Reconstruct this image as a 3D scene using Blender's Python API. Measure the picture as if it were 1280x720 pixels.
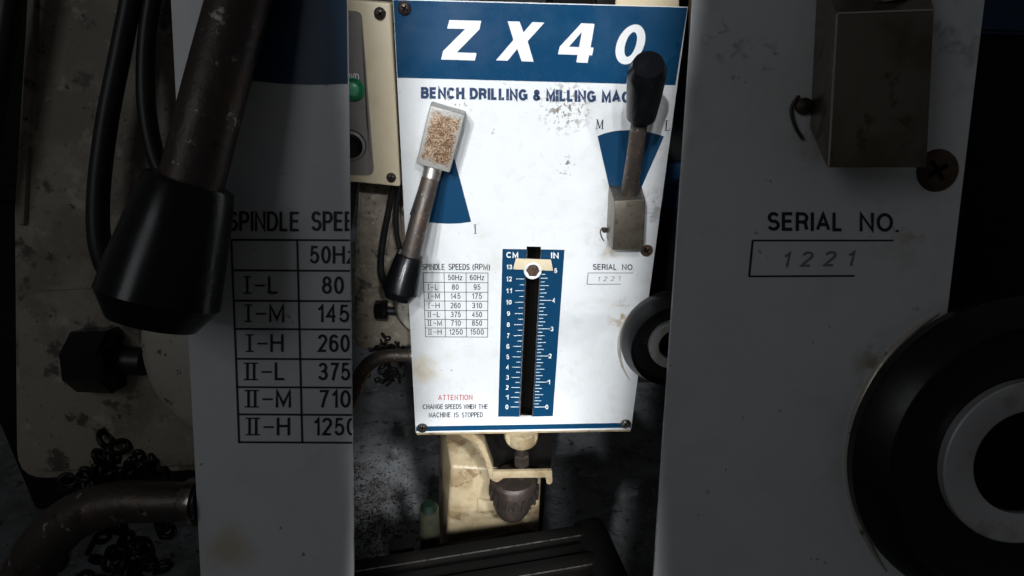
import bpy, bmesh, math, random
from mathutils import Vector, Matrix
random.seed(7)
for o in list(bpy.data.objects): bpy.data.objects.remove(o)
scene = bpy.context.scene
COL = scene.collection

# ------------------------------------------------------------------ camera
FPX, W, H = 760.0, 1280.0, 720.0            # focal length in pixels of the photograph
CAM = Vector((0.0, 0.0, 1.32))
def basis(vpd, vpr):
    """camera-space (x right, y down, z forward) axes of an upright panel"""
    D = Vector(vpd).normalized(); R = Vector(vpr); R = (R - D * R.dot(D)).normalized()
    return R, D, R.cross(D)
R0, D0, I0 = basis((-45, 1587, FPX), (13627, -24, FPX))
def c2w(v): return Vector((v.dot(R0), v.dot(I0), -v.dot(D0)))
cam_d = bpy.data.cameras.new('camera'); cam = bpy.data.objects.new('camera', cam_d); COL.objects.link(cam)
cx, cy, cz = c2w(Vector((1, 0, 0))), c2w(Vector((0, -1, 0))), c2w(Vector((0, 0, -1)))
m = Matrix((cx, cy, cz)).transposed().to_4x4(); m.translation = CAM
cam.matrix_world = m
cam_d.sensor_width = 36; cam_d.lens = FPX / W * 36; cam_d.clip_start = 0.01; cam_d.clip_end = 200
scene.camera = cam

# ------------------------------------------------------------------ world + lamps
world = bpy.data.worlds.new('World'); scene.world = world; world.use_nodes = True
bg = world.node_tree.nodes['Background']; bg.inputs[0].default_value = (0.97, 0.98, 1.0, 1); bg.inputs[1].default_value = 0.031
def area(name, loc, target, sx, sy, power, color, spread=180):
    d = bpy.data.lights.new(name, 'AREA'); d.shape = 'RECTANGLE'; d.size = sx; d.size_y = sy
    d.energy = power; d.color = color; d.spread = math.radians(spread)
    o = bpy.data.objects.new(name, d); COL.objects.link(o); o.location = loc
    o.rotation_euler = (Vector(target) - Vector(loc)).to_track_quat('-Z', 'Y').to_euler(); return o
def beam(name, tgt, az, el, dist, sx, sy, power, color, spread):
    a, e = math.radians(az), math.radians(el)
    d = Vector((math.sin(a) * math.cos(e), -math.cos(a) * math.cos(e), math.sin(e)))
    return area(name, Vector(tgt) + d * dist, tgt, sx, sy, power, color, spread)
for az, el, pw in ((-20, 24, .64), (-12, 31, .50), (-4, 20, .32), (4, 38, .26), (13, 27, .30)):
    beam('centre_beam', (0.040, 0.67, 0.86), az, el, 1.3, 0.338 * math.cos(math.radians(az)), 1.25, pw, (0.95, 0.98, 1.0), 2.5)  # added narrow lamps, shaped to light only the middle between the side copies
beam('low_fill_beam', (0.045, 0.60, 0.60), 16, 40, 1.3, 0.30, 0.42, .42, (0.95, 0.98, 1.0), 6)  # added lamp aimed low to brighten the floor and base
area('dim_fill', (-1.5, -0.9, 2.3), (0, .7, 1.0), 0.7, 1.0, 3.0, (0.92, 0.96, 1.0))  # added weak fill lamp for the side copies, also for grip highlights
vs = scene.view_settings; vs.view_transform = 'Standard'; vs.look = 'None'; vs.exposure = 0; vs.gamma = 1; vs.use_curve_mapping = False
scene.render.engine = 'CYCLES'

# ------------------------------------------------------------------ frames (a panel plane, addressed in photograph pixels)
class Frame:
    def __init__(s, zoom, centre_depth, R, D, I, dscale, ts):
        s.zoom, s.ds, s.ts = zoom, dscale, ts
        s.R, s.U, s.N = c2w(R), -c2w(D), -c2w(I)
        s.p0 = CAM + c2w(Vector((0, 0, 1))) * centre_depth
        s.root = None; s.cut = None
    def ray(s, px, py): return c2w(Vector(((px - 640) * s.zoom / FPX, (py - 360) * s.zoom / FPX, 1)))
    def P(s, px, py, d=0.0):
        r = s.ray(px, py); pt = s.p0 + s.N * (d * s.ds)
        return CAM + r * ((pt - CAM).dot(s.N) / r.dot(s.N))
    def px(s, px, py, d=0.0):
        return (s.P(px, py, d) - CAM).dot(c2w(Vector((0, 0, 1)))) * s.zoom / FPX
CEN = Frame(1.0, 0.93, R0, D0, I0, 1.0, 1.0)
Z = 3.16
Rg, Dg, Ig = basis((-45 * Z, 1587 * Z, FPX), (13627 * Z, -24 * Z, FPX))
GD = 0.77
LEF = Frame(Z, GD, Rg, Dg, Ig, 1.35, 0.38)
RIG = Frame(Z, GD, Rg, Dg, Ig, 1.35, 0.38)
LEF.cut = (LEF.P(438 + 438 / Z, 360), LEF.R)      # keep what lies left of this plane
RIG.cut = (RIG.P(640 + (842 - 640) / Z, 360), -RIG.R)
LEF.cut = (LEF.P(640 + (438 - 640) / Z, 360), LEF.R)

# ------------------------------------------------------------------ materials
def mat(name, col, rough=.5, metal=0., layers=(), bump=None, ts=1., coat=0., rvar=0., spots=(), spec=.5):
    """layers: (colour, noise scale, lo, hi, strength, detail); spots: (x,y,z centre, radius, colour, noise scale, lo, hi)"""
    key = name if ts == 1 else name + '_large'
    if not spots and key in bpy.data.materials: return bpy.data.materials[key]
    mt = bpy.data.materials.new(key); mt.use_nodes = True; nt = mt.node_tree; N = nt.nodes; L = nt.links
    b = N['Principled BSDF']; b.inputs['Roughness'].default_value = rough; b.inputs['Metallic'].default_value = metal
    b.inputs['Specular IOR Level'].default_value = spec; b.inputs['Coat Weight'].default_value = coat; b.inputs['Coat Roughness'].default_value = .15
    tc = N.new('ShaderNodeTexCoord'); src = N.new('ShaderNodeRGB'); src.outputs[0].default_value = (*col, 1); cur = src.outputs[0]
    def noise(sc, det, dist=0.):
        n = N.new('ShaderNodeTexNoise'); n.inputs['Scale'].default_value = sc * ts; n.inputs['Detail'].default_value = det
        n.inputs['Roughness'].default_value = .62; n.inputs['Distortion'].default_value = dist
        L.new(tc.outputs['Object'], n.inputs['Vector']); return n.outputs['Fac']
    def ramp(fac, lo, hi, st=1.):
        r = N.new('ShaderNodeMapRange'); r.interpolation_type = 'SMOOTHSTEP'; L.new(fac, r.inputs[0])
        r.inputs[1].default_value = lo; r.inputs[2].default_value = hi; r.inputs[4].default_value = st; return r.outputs[0]
    def mix(fac, c2):
        nonlocal cur
        x = N.new('ShaderNodeMix'); x.data_type = 'RGBA'; L.new(fac, x.inputs[0]); L.new(cur, x.inputs[6])
        x.inputs[7].default_value = (*c2, 1); cur = x.outputs[2]
    for ly in layers:
        c2, sc, lo, hi, st, det = ly[:6]
        mix(ramp(noise(sc, det, ly[6] if len(ly) > 6 else 0.), lo, hi, st), c2)
    for (p, rad, c2, sc, lo, hi) in spots:
        v = N.new('ShaderNodeVectorMath'); v.operation = 'DISTANCE'; L.new(tc.outputs['Object'], v.inputs[0]); v.inputs[1].default_value = p
        f = N.new('ShaderNodeMapRange'); L.new(v.outputs['Value'], f.inputs[0]); f.inputs[1].default_value = rad; f.inputs[2].default_value = rad * .3
        f.inputs[3].default_value = 0; f.inputs[4].default_value = 1
        k = N.new('ShaderNodeMath'); k.operation = 'MULTIPLY'; L.new(f.outputs[0], k.inputs[0]); L.new(ramp(noise(sc, 6., .4), lo, hi), k.inputs[1])
        mix(k.outputs[0], c2)
    L.new(cur, b.inputs['Base Color'])
    if rvar:
        L.new(ramp(noise(14, 5), .25, .75, 1.), (mr := N.new('ShaderNodeMapRange')).inputs[0])
        mr.inputs[3].default_value = max(.05, rough - rvar); mr.inputs[4].default_value = min(1, rough + rvar); L.new(mr.outputs[0], b.inputs['Roughness'])
    if bump:
        bp = N.new('ShaderNodeBump'); bp.inputs['Strength'].default_value = bump[1]; bp.inputs['Distance'].default_value = bump[2] / ts
        L.new(noise(bump[0], 6), bp.inputs['Height']); L.new(bp.outputs[0], b.inputs['Normal'])
    return mt
def M(n, ts=1.):
    d = dict(
     blue=dict(col=(.002, .046, .118), rough=.32, layers=[((.02, .085, .16), 9, .52, .8, .5, 4), ((.25, .3, .35), 160, .74, .8, .5, 2)], rvar=.1),
     blue_plain=dict(col=(.002, .042, .105), rough=.36, layers=[((.012, .06, .125), 14, .5, .8, .35, 4)]),
     ink=dict(col=(.012, .014, .02), rough=.5),
     ink_blue=dict(col=(.012, .035, .10), rough=.5, layers=[((.45, .46, .48), 190, .60, .70, .6, 4)]),
     ink_red=dict(col=(.45, .025, .03), rough=.5),
     white_ink=dict(col=(.80, .81, .82), rough=.42, layers=[((.55, .55, .52), 60, .6, .8, .4, 4)]),
     cream=dict(col=(.35, .28, .175), rough=.42, layers=[((.19, .13, .066), 17, .42, .66, .85, 8, .5), ((.43, .37, .26), 45, .56, .68, .5, 6), ((.12, .07, .035), 34, .57, .66, .75, 8, .6), ((.05, .032, .02), 240, .63, .69, .8, 4)], bump=(60, .25, .002), rvar=.12),
     cream_box=dict(col=(.70, .60, .42), rough=.4, layers=[((.52, .42, .27), 14, .5, .8, .5, 6), ((.16, .11, .06), 130, .70, .76, .7, 3)], bump=(90, .12, .001), rvar=.1),
     dirty_cream=dict(col=(.33, .285, .225), rough=.55, layers=[((.20, .165, .125), 26, .44, .58, .8, 7), ((.50, .46, .38), 60, .56, .64, .6, 7), ((.06, .05, .042), 34, .57, .63, .85, 5), ((.16, .06, .045), 22, .64, .72, .5, 6), ((.025, .02, .017), 190, .64, .69, .85, 4)], bump=(45, .5, .004)),
     panel=dict(col=(.21, .19, .18), rough=.45, layers=[((.30, .27, .24), 30, .5, .8, .5, 5), ((.09, .08, .075), 70, .62, .72, .5, 4)]),
     rust_rod=dict(col=(.072, .060, .053), rough=.44, metal=.5, layers=[((.115, .075, .052), 45, .46, .66, .7, 7), ((.40, .36, .33), 150, .62, .69, .8, 4), ((.02, .016, .014), 60, .62, .7, .8, 5)], bump=(120, .45, .0015), rvar=.12),
     steel=dict(col=(.42, .40, .38), rough=.3, metal=.9, layers=[((.14, .115, .09), 90, .45, .62, .85, 7)], rvar=.1),
     dial=dict(col=(.62, .58, .50), rough=.34, metal=.35, layers=[((.30, .25, .19), 22, .5, .72, .6, 6), ((.05, .045, .04), 130, .63, .68, .8, 3)], bump=(110, .3, .001)),
     hub=dict(col=(.20, .175, .14), rough=.34, metal=.75, layers=[((.10, .08, .052), 26, .45, .7, .8, 7), ((.09, .065, .04), 90, .58, .66, .7, 5)], bump=(140, .3, .001), rvar=.1),
     hub_edge=dict(col=(.62, .59, .55), rough=.3, metal=.85),
     black=dict(col=(.0035, .004, .005), rough=.24, spec=.38, layers=[((.010, .011, .012), 60, .5, .8, .6, 5), ((.05, .05, .05), 260, .70, .75, .5, 3)], bump=(150, .06, .0008), rvar=.08),
     rubber=dict(col=(.012, .012, .013), rough=.42, layers=[((.035, .034, .033), 50, .5, .75, .5, 5)], bump=(110, .1, .001)),
     wheel=dict(col=(.005, .005, .0055), rough=.36, spec=.4, layers=[((.014, .012, .011), 40, .5, .75, .6, 6), ((.06, .05, .04), 170, .69, .74, .6, 4)], bump=(90, .12, .001), rvar=.1),
     ring=dict(col=(.62, .62, .63), rough=.42, metal=.35, layers=[((.28, .25, .22), 50, .55, .72, .5, 6)], rvar=.08),
     screw=dict(col=(.07, .06, .055), rough=.4, metal=.6, layers=[((.13, .075, .045), 160, .5, .7, .8, 4)], bump=(300, .4, .001)),
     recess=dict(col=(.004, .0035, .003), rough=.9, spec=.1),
     rusty=dict(col=(.09, .05, .03), rough=.7, layers=[((.03, .018, .012), 120, .45, .65, .8, 5)], bump=(200, .6, .002)),
     green=dict(col=(.01, .19, .075), rough=.3, coat=.4),
     cap_green=dict(col=(.003, .010, .006), rough=.6, spec=.2),
     green_light=dict(col=(.10, .42, .24), rough=.35, coat=.3),
     chuck=dict(col=(.045, .035, .03), rough=.5, metal=.6, layers=[((.10, .065, .045), 60, .5, .7, .7, 6)], bump=(100, .4, .002)),
     iron=dict(col=(.0035, .0033, .003), rough=.7, spec=.1, layers=[((.010, .008, .006), 12, .5, .75, .7, 6)], bump=(60, .2, .002), rvar=.1),
     chain=dict(col=(.02, .018, .017), rough=.35, metal=.7),
     dark=dict(col=(.010, .011, .011), rough=.8, spec=.2, layers=[((.02, .024, .02), 5, .5, .75, .6, 6)]),
     blue_far=dict(col=(.008, .05, .13), rough=.45, layers=[((.004, .02, .05), 8, .5, .7, .6, 5)]),
     olive=dict(col=(.035, .036, .023), rough=.7, spec=.15, layers=[((.012, .012, .008), 40, .45, .7, .7, 6)]),
     floor=dict(col=(.16, .168, .175), rough=.5, layers=[((.07, .07, .07), 6, .42, .62, .8, 8, .6), ((.24, .25, .26), 22, .54, .66, .7, 9, 1.2), ((.016, .014, .013), 34, .585, .64, .85, 8), ((.30, .30, .29), 120, .70, .75, .5, 3), ((.012, .010, .009), 150, .64, .68, .8, 4)], bump=(28, .6, .012), rvar=.2),
     debris=dict(col=(.032, .020, .014), rough=.6, metal=.3, layers=[((.12, .10, .085), 60, .58, .66, .8, 3)]),
    )[n]
    return mat(n, ts=ts, **d)

# ------------------------------------------------------------------ mesh helpers
def finish(F, bm, name, mats, parent=None, smooth=None, cut=True):
    if F.cut and cut:
        bmesh.ops.bisect_plane(bm, geom=bm.verts[:] + bm.edges[:] + bm.faces[:], plane_co=F.cut[0], plane_no=F.cut[1], clear_outer=True)
    root = parent or F.root
    top = root
    while top.parent: top = top.parent
    bmesh.ops.translate(bm, vec=-top.location, verts=bm.verts)
    me = bpy.data.meshes.new(name); bm.to_mesh(me); bm.free()
    for mm in (mats if isinstance(mats, (list, tuple)) else [mats]): me.materials.append(mm)
    if smooth is not None:
        me.shade_smooth(); me.set_sharp_from_angle(angle=math.radians(smooth))
    o = bpy.data.objects.new(name, me); COL.objects.link(o); o.parent = root
    return o
def thing(name, label, cat, loc, group=None):
    o = bpy.data.objects.new(name, None); COL.objects.link(o); o.location = loc; o['label'] = label; o['category'] = cat
    o.empty_display_size = .05
    if group: o['group'] = group
    return o
def prism(F, pts, d0, d1, bevel=0, seg=2, bm=None, sub=None):
    """pts in pixels on the plane d0, pushed straight back to d1"""
    b = bmesh.new(); vs = [b.verts.new(F.P(x, y, d0)) for x, y in pts]
    f = b.faces.new(vs); r = bmesh.ops.extrude_face_region(b, geom=[f])
    bmesh.ops.translate(b, vec=F.N * ((d1 - d0) * F.ds), verts=[v for v in r['geom'] if isinstance(v, bmesh.types.BMVert)])
    bmesh.ops.recalc_face_normals(b, faces=b.faces)
    if bevel: bmesh.ops.bevel(b, geom=b.edges[:], offset=bevel * F.ds, segments=seg, profile=.5, affect='EDGES', clamp_overlap=True)
    return b
def flat(F, polys, d):
    b = bmesh.new()
    for pts in polys:
        f = b.faces.new([b.verts.new(F.P(x, y, d)) for x, y in pts]); f.normal_update()
        if f.normal.dot(F.N) < 0: f.normal_flip()
    return b
def tube(F, path, seg=20, cap=True, rot=0.):
    """path: (px, py, d, radius px)"""
    b = bmesh.new(); pts = [F.P(x, y, d) for x, y, d, r in path]; rad = [r * F.px(x, y, d) for x, y, d, r in path]
    rings = []; up = None
    for i, p in enumerate(pts):
        t = Vector()
        if i > 0 and (p - pts[i-1]).length > 1e-7: t += (p - pts[i-1]).normalized()
        if i < len(pts) - 1 and (pts[i+1] - p).length > 1e-7: t += (pts[i+1] - p).normalized()
        t.normalize()
        if up is None: up = F.N - t * F.N.dot(t)
        up = (up - t * up.dot(t)).normalized(); sd = t.cross(up)
        rings.append([b.verts.new(p + (up * math.cos(a) + sd * math.sin(a)) * rad[i]) for a in (2 * math.pi * k / seg + rot for k in range(seg))])
    for i in range(len(rings) - 1):
        for k in range(seg):
            b.faces.new((rings[i][k], rings[i][(k+1) % seg], rings[i+1][(k+1) % seg], rings[i+1][k]))
    if cap: b.faces.new(rings[0][::-1]); b.faces.new(rings[-1])
    bmesh.ops.recalc_face_normals(b, faces=b.faces); return b
def spline(path, n=8):
    out = []
    for i in range(len(path) - 1):
        p0, p1, p2, p3 = path[max(i-1, 0)], path[i], path[i+1], path[min(i+2, len(path)-1)]
        for k in range(n):
            t = k / n
            out.append(tuple(.5 * (2*b + (c-a)*t + (2*a-5*b+4*c-d)*t*t + (3*b-a-3*c+d)*t**3) for a, b, c, d in zip(p0, p1, p2, p3)))
    out.append(path[-1]); return out
def lathe(F, cx_, cy_, da, prof, seg=48, close=False):
    """turned about the panel's normal through the pixel (cx,cy) seen at depth da; prof: (radius px, d)"""
    b = bmesh.new(); c = F.P(cx_, cy_, da); u = F.px(cx_, cy_, da); rings = []
    for r, d in prof:
        cc = c + F.N * ((d - da) * F.ds)
        if r == 0: rings.append([b.verts.new(cc)])
        else: rings.append([b.verts.new(cc + (F.R * math.cos(a) + F.U * math.sin(a)) * r * u) for a in (2 * math.pi * k / seg for k in range(seg))])
    for A, B in zip(rings[:-1], rings[1:]):
        for k in range(seg):
            q = [A[k % len(A)], A[(k+1) % len(A)], B[(k+1) % len(B)], B[k % len(B)]]
            q2 = [];  [q2.append(v) for v in q if v not in q2]
            if len(q2) > 2: b.faces.new(q2)
    bmesh.ops.recalc_face_normals(b, faces=b.faces); return b
def hull_box(F, pts, d0, d1, bevel=.0, seg=2): return prism(F, pts, d0, d1, bevel, seg)
def _arc(cx_, cy_, rx, ry, a0, a1, n=12): return [(cx_ + rx * math.cos(math.radians(a0 + (a1-a0)*k/n)), cy_ + ry * math.sin(math.radians(a0 + (a1-a0)*k/n))) for k in range(n + 1)]
GL = {  # stroke letters: width, centre lines (cap height 1)
 'A': (.78, [[(0, 0), (.39, 1), (.78, 0)], [(.14, .33), (.64, .33)]]),
 'B': (.66, [[(0, .0), (0, 1)], [(0, 1), (.34, 1)] + _arc(.36, .765, .25, .235, 90, -90) + [(0, .53)], [(.36, .53)] + _arc(.37, .265, .29, .265, 90, -90) + [(0, 0)]]),
 'C': (.74, [_arc(.38, .5, .38, .5, 42, 318, 20)]),
 'D': (.7, [[(0, 0), (0, 1), (.3, 1)] + _arc(.3, .5, .4, .5, 90, -90, 16) + [(0, 0)]]),
 'E': (.6, [[(.6, 1), (0, 1), (0, 0), (.6, 0)], [(0, .52), (.55, .52)]]),
 'F': (.56, [[(.56, 1), (0, 1), (0, 0)], [(0, .5), (.5, .5)]]),
 'G': (.78, [_arc(.39, .5, .39, .5, 40, 325, 20) + [(.77, .2), (.77, .47), (.42, .47)]]),
 'H': (.68, [[(0, 0), (0, 1)], [(.68, 0), (.68, 1)], [(0, .53), (.68, .53)]]),
 'I': (.0, [[(0, 0), (0, 1)]]),
 'K': (.66, [[(0, 0), (0, 1)], [(.64, 1), (0, .38)], [(.22, .58), (.66, 0)]]),
 'L': (.52, [[(0, 1), (0, 0), (.52, 0)]]),
 'M': (.8, [[(0, 0), (0, 1), (.4, .12), (.8, 1), (.8, 0)]]),
 'N': (.68, [[(0, 0), (0, 1), (.68, 0), (.68, 1)]]),
 'O': (.8, [_arc(.4, .5, .4, .5, 90, 450, 26)]),
 'P': (.62, [[(0, 0), (0, 1), (.34, 1)] + _arc(.34, .73, .28, .27, 90, -90) + [(0, .46)]]),
 'R': (.68, [[(0, 0), (0, 1), (.36, 1)] + _arc(.38, .74, .27, .26, 90, -90) + [(0, .48)], [(.4, .48), (.56, .38), (.61, .12), (.68, 0)]]),
 'S': (.64, [_arc(.32, .745, .29, .255, 25, 250, 14) + _arc(.32, .26, .32, .26, 75, -160, 14)]),
 'T': (.66, [[(0, 1), (.66, 1)], [(.33, 1), (.33, 0)]]),
 'U': (.68, [[(0, 1), (0, .3)] + _arc(.34, .3, .34, .3, 180, 360) + [(.68, 1)]]),
 'W': (1.05, [[(0, 1), (.26, 0), (.525, .95), (.79, 0), (1.05, 1)]]),
 'Z': (.62, [[(0, 1), (.62, 1), (0, 0), (.62, 0)]]),
 'z': (.42, [[(0, .68), (.42, .68), (0, 0), (.42, 0)]]),
 '&': (.72, [[(.72, 0), (.16, .7)] + _arc(.33, .8, .19, .2, 200, -20, 10) + [(.42, .63), (.12, .42)] + _arc(.27, .24, .25, .24, 140, 330, 10) + [(.62, .42)]]),
 '0': (.5, [_arc(.25, .5, .25, .5, 90, 450, 22)]),
 '1': (.24, [[(0, .74), (.12, .82), (.24, 1), (.24, 0)]]),
 '2': (.5, [_arc(.25, .74, .25, .26, 170, -30, 12) + [(.02, 0), (.5, 0)]]),
 '3': (.5, [_arc(.24, .755, .22, .245, 165, -90, 12) + _arc(.24, .26, .26, .26, 85, -165, 12)]),
 '4': (.52, [[(.38, 0), (.38, 1), (0, .3), (.52, .3)]]),
 '5': (.5, [[(.46, 1), (.1, 1), (.04, .5)] + _arc(.24, .32, .26, .32, 125, -160, 14)]),
 '6': (.5, [_arc(.25, .31, .25, .31, 90, 450, 20), [(.0, .31)] + _arc(.27, .62, .27, .38, 190, 40, 10)]),
 '7': (.48, [[(0, 1), (.48, 1), (.28, .5), (.16, 0)]]),
 '8': (.5, [_arc(.25, .76, .21, .24, 90, 450, 18), _arc(.25, .27, .25, .27, 90, 450, 18)]),
 '9': (.5, [_arc(.25, .69, .25, .31, 90, 450, 20), [(.5, .69)] + _arc(.23, .38, .27, .38, 10, -140, 10)]),
 '(': (.2, [_arc(.5, .42, .5, .66, 130, 230, 10)]), ')': (.2, [_arc(-.3, .42, .5, .66, 50, -50, 10)]),
 '.': (.0, [[(0, 0), (0, .03)]]), ' ': (.12, []),
}
def ribbon(pts, w):
    """mitred quads along a pixel polyline"""
    q = [pts[0]]
    for p in pts[1:]:
        if math.hypot(p[0]-q[-1][0], p[1]-q[-1][1]) > 1e-4: q.append(p)
    closed = math.hypot(q[0][0]-q[-1][0], q[0][1]-q[-1][1]) < 1e-3
    if closed: q = q[:-1]
    n = len(q); L_, R_ = [], []
    for i in range(n):
        a = Vector(q[i-1]) if (i or closed) else None; p = Vector(q[i]); c = Vector(q[(i+1) % n]) if (i < n-1 or closed) else None
        d1 = (p-a).normalized() if a is not None else (c-p).normalized(); d2 = (c-p).normalized() if c is not None else d1
        n1, n2 = Vector((-d1.y, d1.x)), Vector((-d2.y, d2.x)); mm = n1 + n2
        if mm.length < 1e-4: mm = n1
        mm.normalize(); k = min(1 / max(mm.dot(n1), .42), 2.3) * w / 2
        L_.append(p + mm * k); R_.append(p - mm * k)
    m_ = n if closed else n - 1
    return [[tuple(L_[i]), tuple(L_[(i+1) % n]), tuple(R_[(i+1) % n]), tuple(R_[i])] for i in range(m_)]
def text(F, parent, s, x0, x1, yb0, yb1, h, matn, d=.0007, weight=.13, slant=0., name='lettering'):
    """string fitted between pixel x0..x1 on the baseline yb0..yb1 with capital height h pixels"""
    w = weight * h; gap = .20 + weight * .9; x = 0; strokes = []
    for ch in s:
        gw, ln = GL[ch]
        for l in ln:
            mn = 0
            strokes.append([(x + a, b_) for a, b_ in l])
            if ch == 'h': pass
        x += gw + gap
    tot = max(x - gap, 1e-3); b = bmesh.new(); k = 0
    for st in strokes:
        pp = []
        for a, t in st:
            u = a / tot if tot > .01 else .5
            yy = t * (h - w) + w / 2 if 0 <= t <= 1 else t * h
            pp.append((x0 + w / 2 + (x1 - x0 - w) * u + slant * yy, yb0 + (yb1 - yb0) * u - yy))
        if len(pp) > 1 and (pp[0][0] != pp[-1][0] or pp[0][1] != pp[-1][1]):     # square off the open ends
            for e, o in ((0, 1), (-1, -2)):
                dv = Vector(pp[e]) - Vector(pp[o]); dv.normalize(); v = Vector(pp[e]) + dv * w / 2 * (1 if st[e][1] in (0, 1) and abs(dv.x) < .3 else 0)
                pp[e] = (v.x, v.y)
        k += 1
        for qd in ribbon(pp, w):
            f = b.faces.new([b.verts.new(F.P(px_, py_, d + .00004 * (k % 4))) for px_, py_ in qd]); f.normal_update()
            if f.normal.dot(F.N) < 0: f.normal_flip()
    return finish(F, b, name, M(matn, F.ts), parent)
def strip(a, b_, w):
    (x0, y0), (x1, y1) = a, b_; dx, dy = x1 - x0, y1 - y0; l = math.hypot(dx, dy); nx, ny = -dy / l * w / 2, dx / l * w / 2
    return [(x0 + nx, y0 + ny), (x1 + nx, y1 + ny), (x1 - nx, y1 - ny), (x0 - nx, y0 - ny)]
def arc(cx_, cy_, r, a0, a1, n): return [(cx_ + r * math.cos(math.radians(a0 + (a1-a0)*k/n)), cy_ + r * math.sin(math.radians(a0 + (a1-a0)*k/n))) for k in range(n + 1)]
def rounded(pts, rad, n=5):
    out = []; k = len(pts)
    for i in range(k):
        p, a, c = Vector(pts[i]), Vector(pts[i-1]), Vector(pts[(i+1) % k]); r = rad[i] if isinstance(rad, (list, tuple)) else rad
        if r <= 0: out.append(tuple(p)); continue
        s, e = p + (a-p).normalized() * r, p + (c-p).normalized() * r
        for j in range(n + 1):
            t = j / n; out.append(tuple(s * (1-t)**2 + p * 2*t*(1-t) + e * t*t))
    return out
def screw(F, parent, x, y, r, d, mt='screw', turn=20.):
    b = lathe(F, x, y, d, [(r * 1.08, d - .002), (r, d + .001), (r * .82, d + .0035), (r * .45, d + .0048), (0, d + .005)], 24)
    n0 = len(b.faces); t = math.radians(turn)
    for q in (0, math.pi / 2):
        dx, dy = math.cos(t + q) * r * .55, math.sin(t + q) * r * .55
        f = b.faces.new([b.verts.new(F.P(px_, py_, d + .0054)) for px_, py_ in strip((x - dx, y - dy), (x + dx, y + dy), r * .22)])
        f.material_index = 1
    bmesh.ops.recalc_face_normals(b, faces=b.faces)
    return finish(F, b, 'screw', [M(mt, F.ts), M('recess', F.ts)], parent, smooth=60)

# ------------------------------------------------------------------ setting
b = bmesh.new(); bmesh.ops.create_grid(b, x_segments=1, y_segments=1, size=14); bmesh.ops.translate(b, vec=(0, 8, 0), verts=b.verts)
me = bpy.data.meshes.new('floor'); b.to_mesh(me); b.free(); me.materials.append(M('floor'))
floor = bpy.data.objects.new('floor', me); COL.objects.link(floor); floor['kind'] = 'structure'

# ------------------------------------------------------------------ shared builders (photograph pixels)
def build_plate(F, parent_outline, slot=None, thick=.004, name='face_plate', spots=()):
    b = bmesh.new(); vo = [b.verts.new(F.P(x, y, 0)) for x, y in parent_outline]
    if slot:
        vi = [b.verts.new(F.P(x, y, 0)) for x, y in slot]
        fs = [b.faces.new((vo[k], vo[(k+1) % 4], vi[(k+1) % 4], vi[k])) for k in range(4)]
    else: fs = [b.faces.new(vo)]
    r = bmesh.ops.extrude_face_region(b, geom=fs)
    bmesh.ops.translate(b, vec=-F.N * thick * F.ds, verts=[v for v in r['geom'] if isinstance(v, bmesh.types.BMVert)])
    bmesh.ops.recalc_face_normals(b, faces=b.faces)
    org = F.root.location
    sp = [(tuple(F.P(x, y, 0) - org), rad * F.px(x, y), c, sc, lo, hi) for x, y, rad, c, sc, lo, hi in spots]
    mt = mat('plate_paint_' + F.root.name, (.74, .755, .77), .34, ts=F.ts, coat=.15, rvar=.1,
             layers=[((.60, .61, .615), 7, .45, .72, .6, 7, .3), ((.62, .60, .55), 30, .50, .72, .4, 8, .8), ((.30, .28, .25), 62, .685, .715, .7, 5), ((.16, .14, .12), 210, .715, .74, .75, 3), ((.45, .41, .34), 24, .63, .76, .4, 7)], bump=(11, .10, .004), spots=sp)
    return finish(F, b, name, mt)
def speed_lever(F):
    """rusty block, rod and black grip on the left of the plate"""
    b = prism(F, [(537.5, 131), (582, 144), (562, 216.5), (520, 205)], .034, .001, .0022, 3)
    c1, ex, ey = F.P(551, 174, .034), (F.P(582, 144, .034) - F.P(537.5, 131, .034)), (F.P(520, 205, .034) - F.P(537.5, 131, .034))
    hub = finish(F, b, 'lever_hub', hub_rust(F, c1, ex, ey), smooth=40)
    finish(F, tube(F, [(541.5, 208, .02, 11.4), (540.5, 214, .021, 11.5), (539, 220, .0225, 11.5), (538, 224, .024, 11.2)], 28), 'collar', M('steel', F.ts), hub, 45)
    finish(F, tube(F, spline([(539, 220, .022, 11.2), (530, 254, .032, 11.7), (521, 288, .042, 11.9), (513, 320, .05, 12.0)], 6), 28), 'lever_rod', M('rust_rod', F.ts), hub, 45)
    g = [(512.9, 317.5, .05, 14.5), (512.7, 318.2, .05, 16.4), (511.8, 321.5, .051, 17.2), (508, 336, .055, 19.3), (503.5, 352, .06, 21.4), (500.4, 364, .063, 22.6), (497.6, 374, .066, 16.4)]
    finish(F, tube(F, g, 40), 'lever_grip', M('black', F.ts), hub, 24)
    return hub
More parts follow.
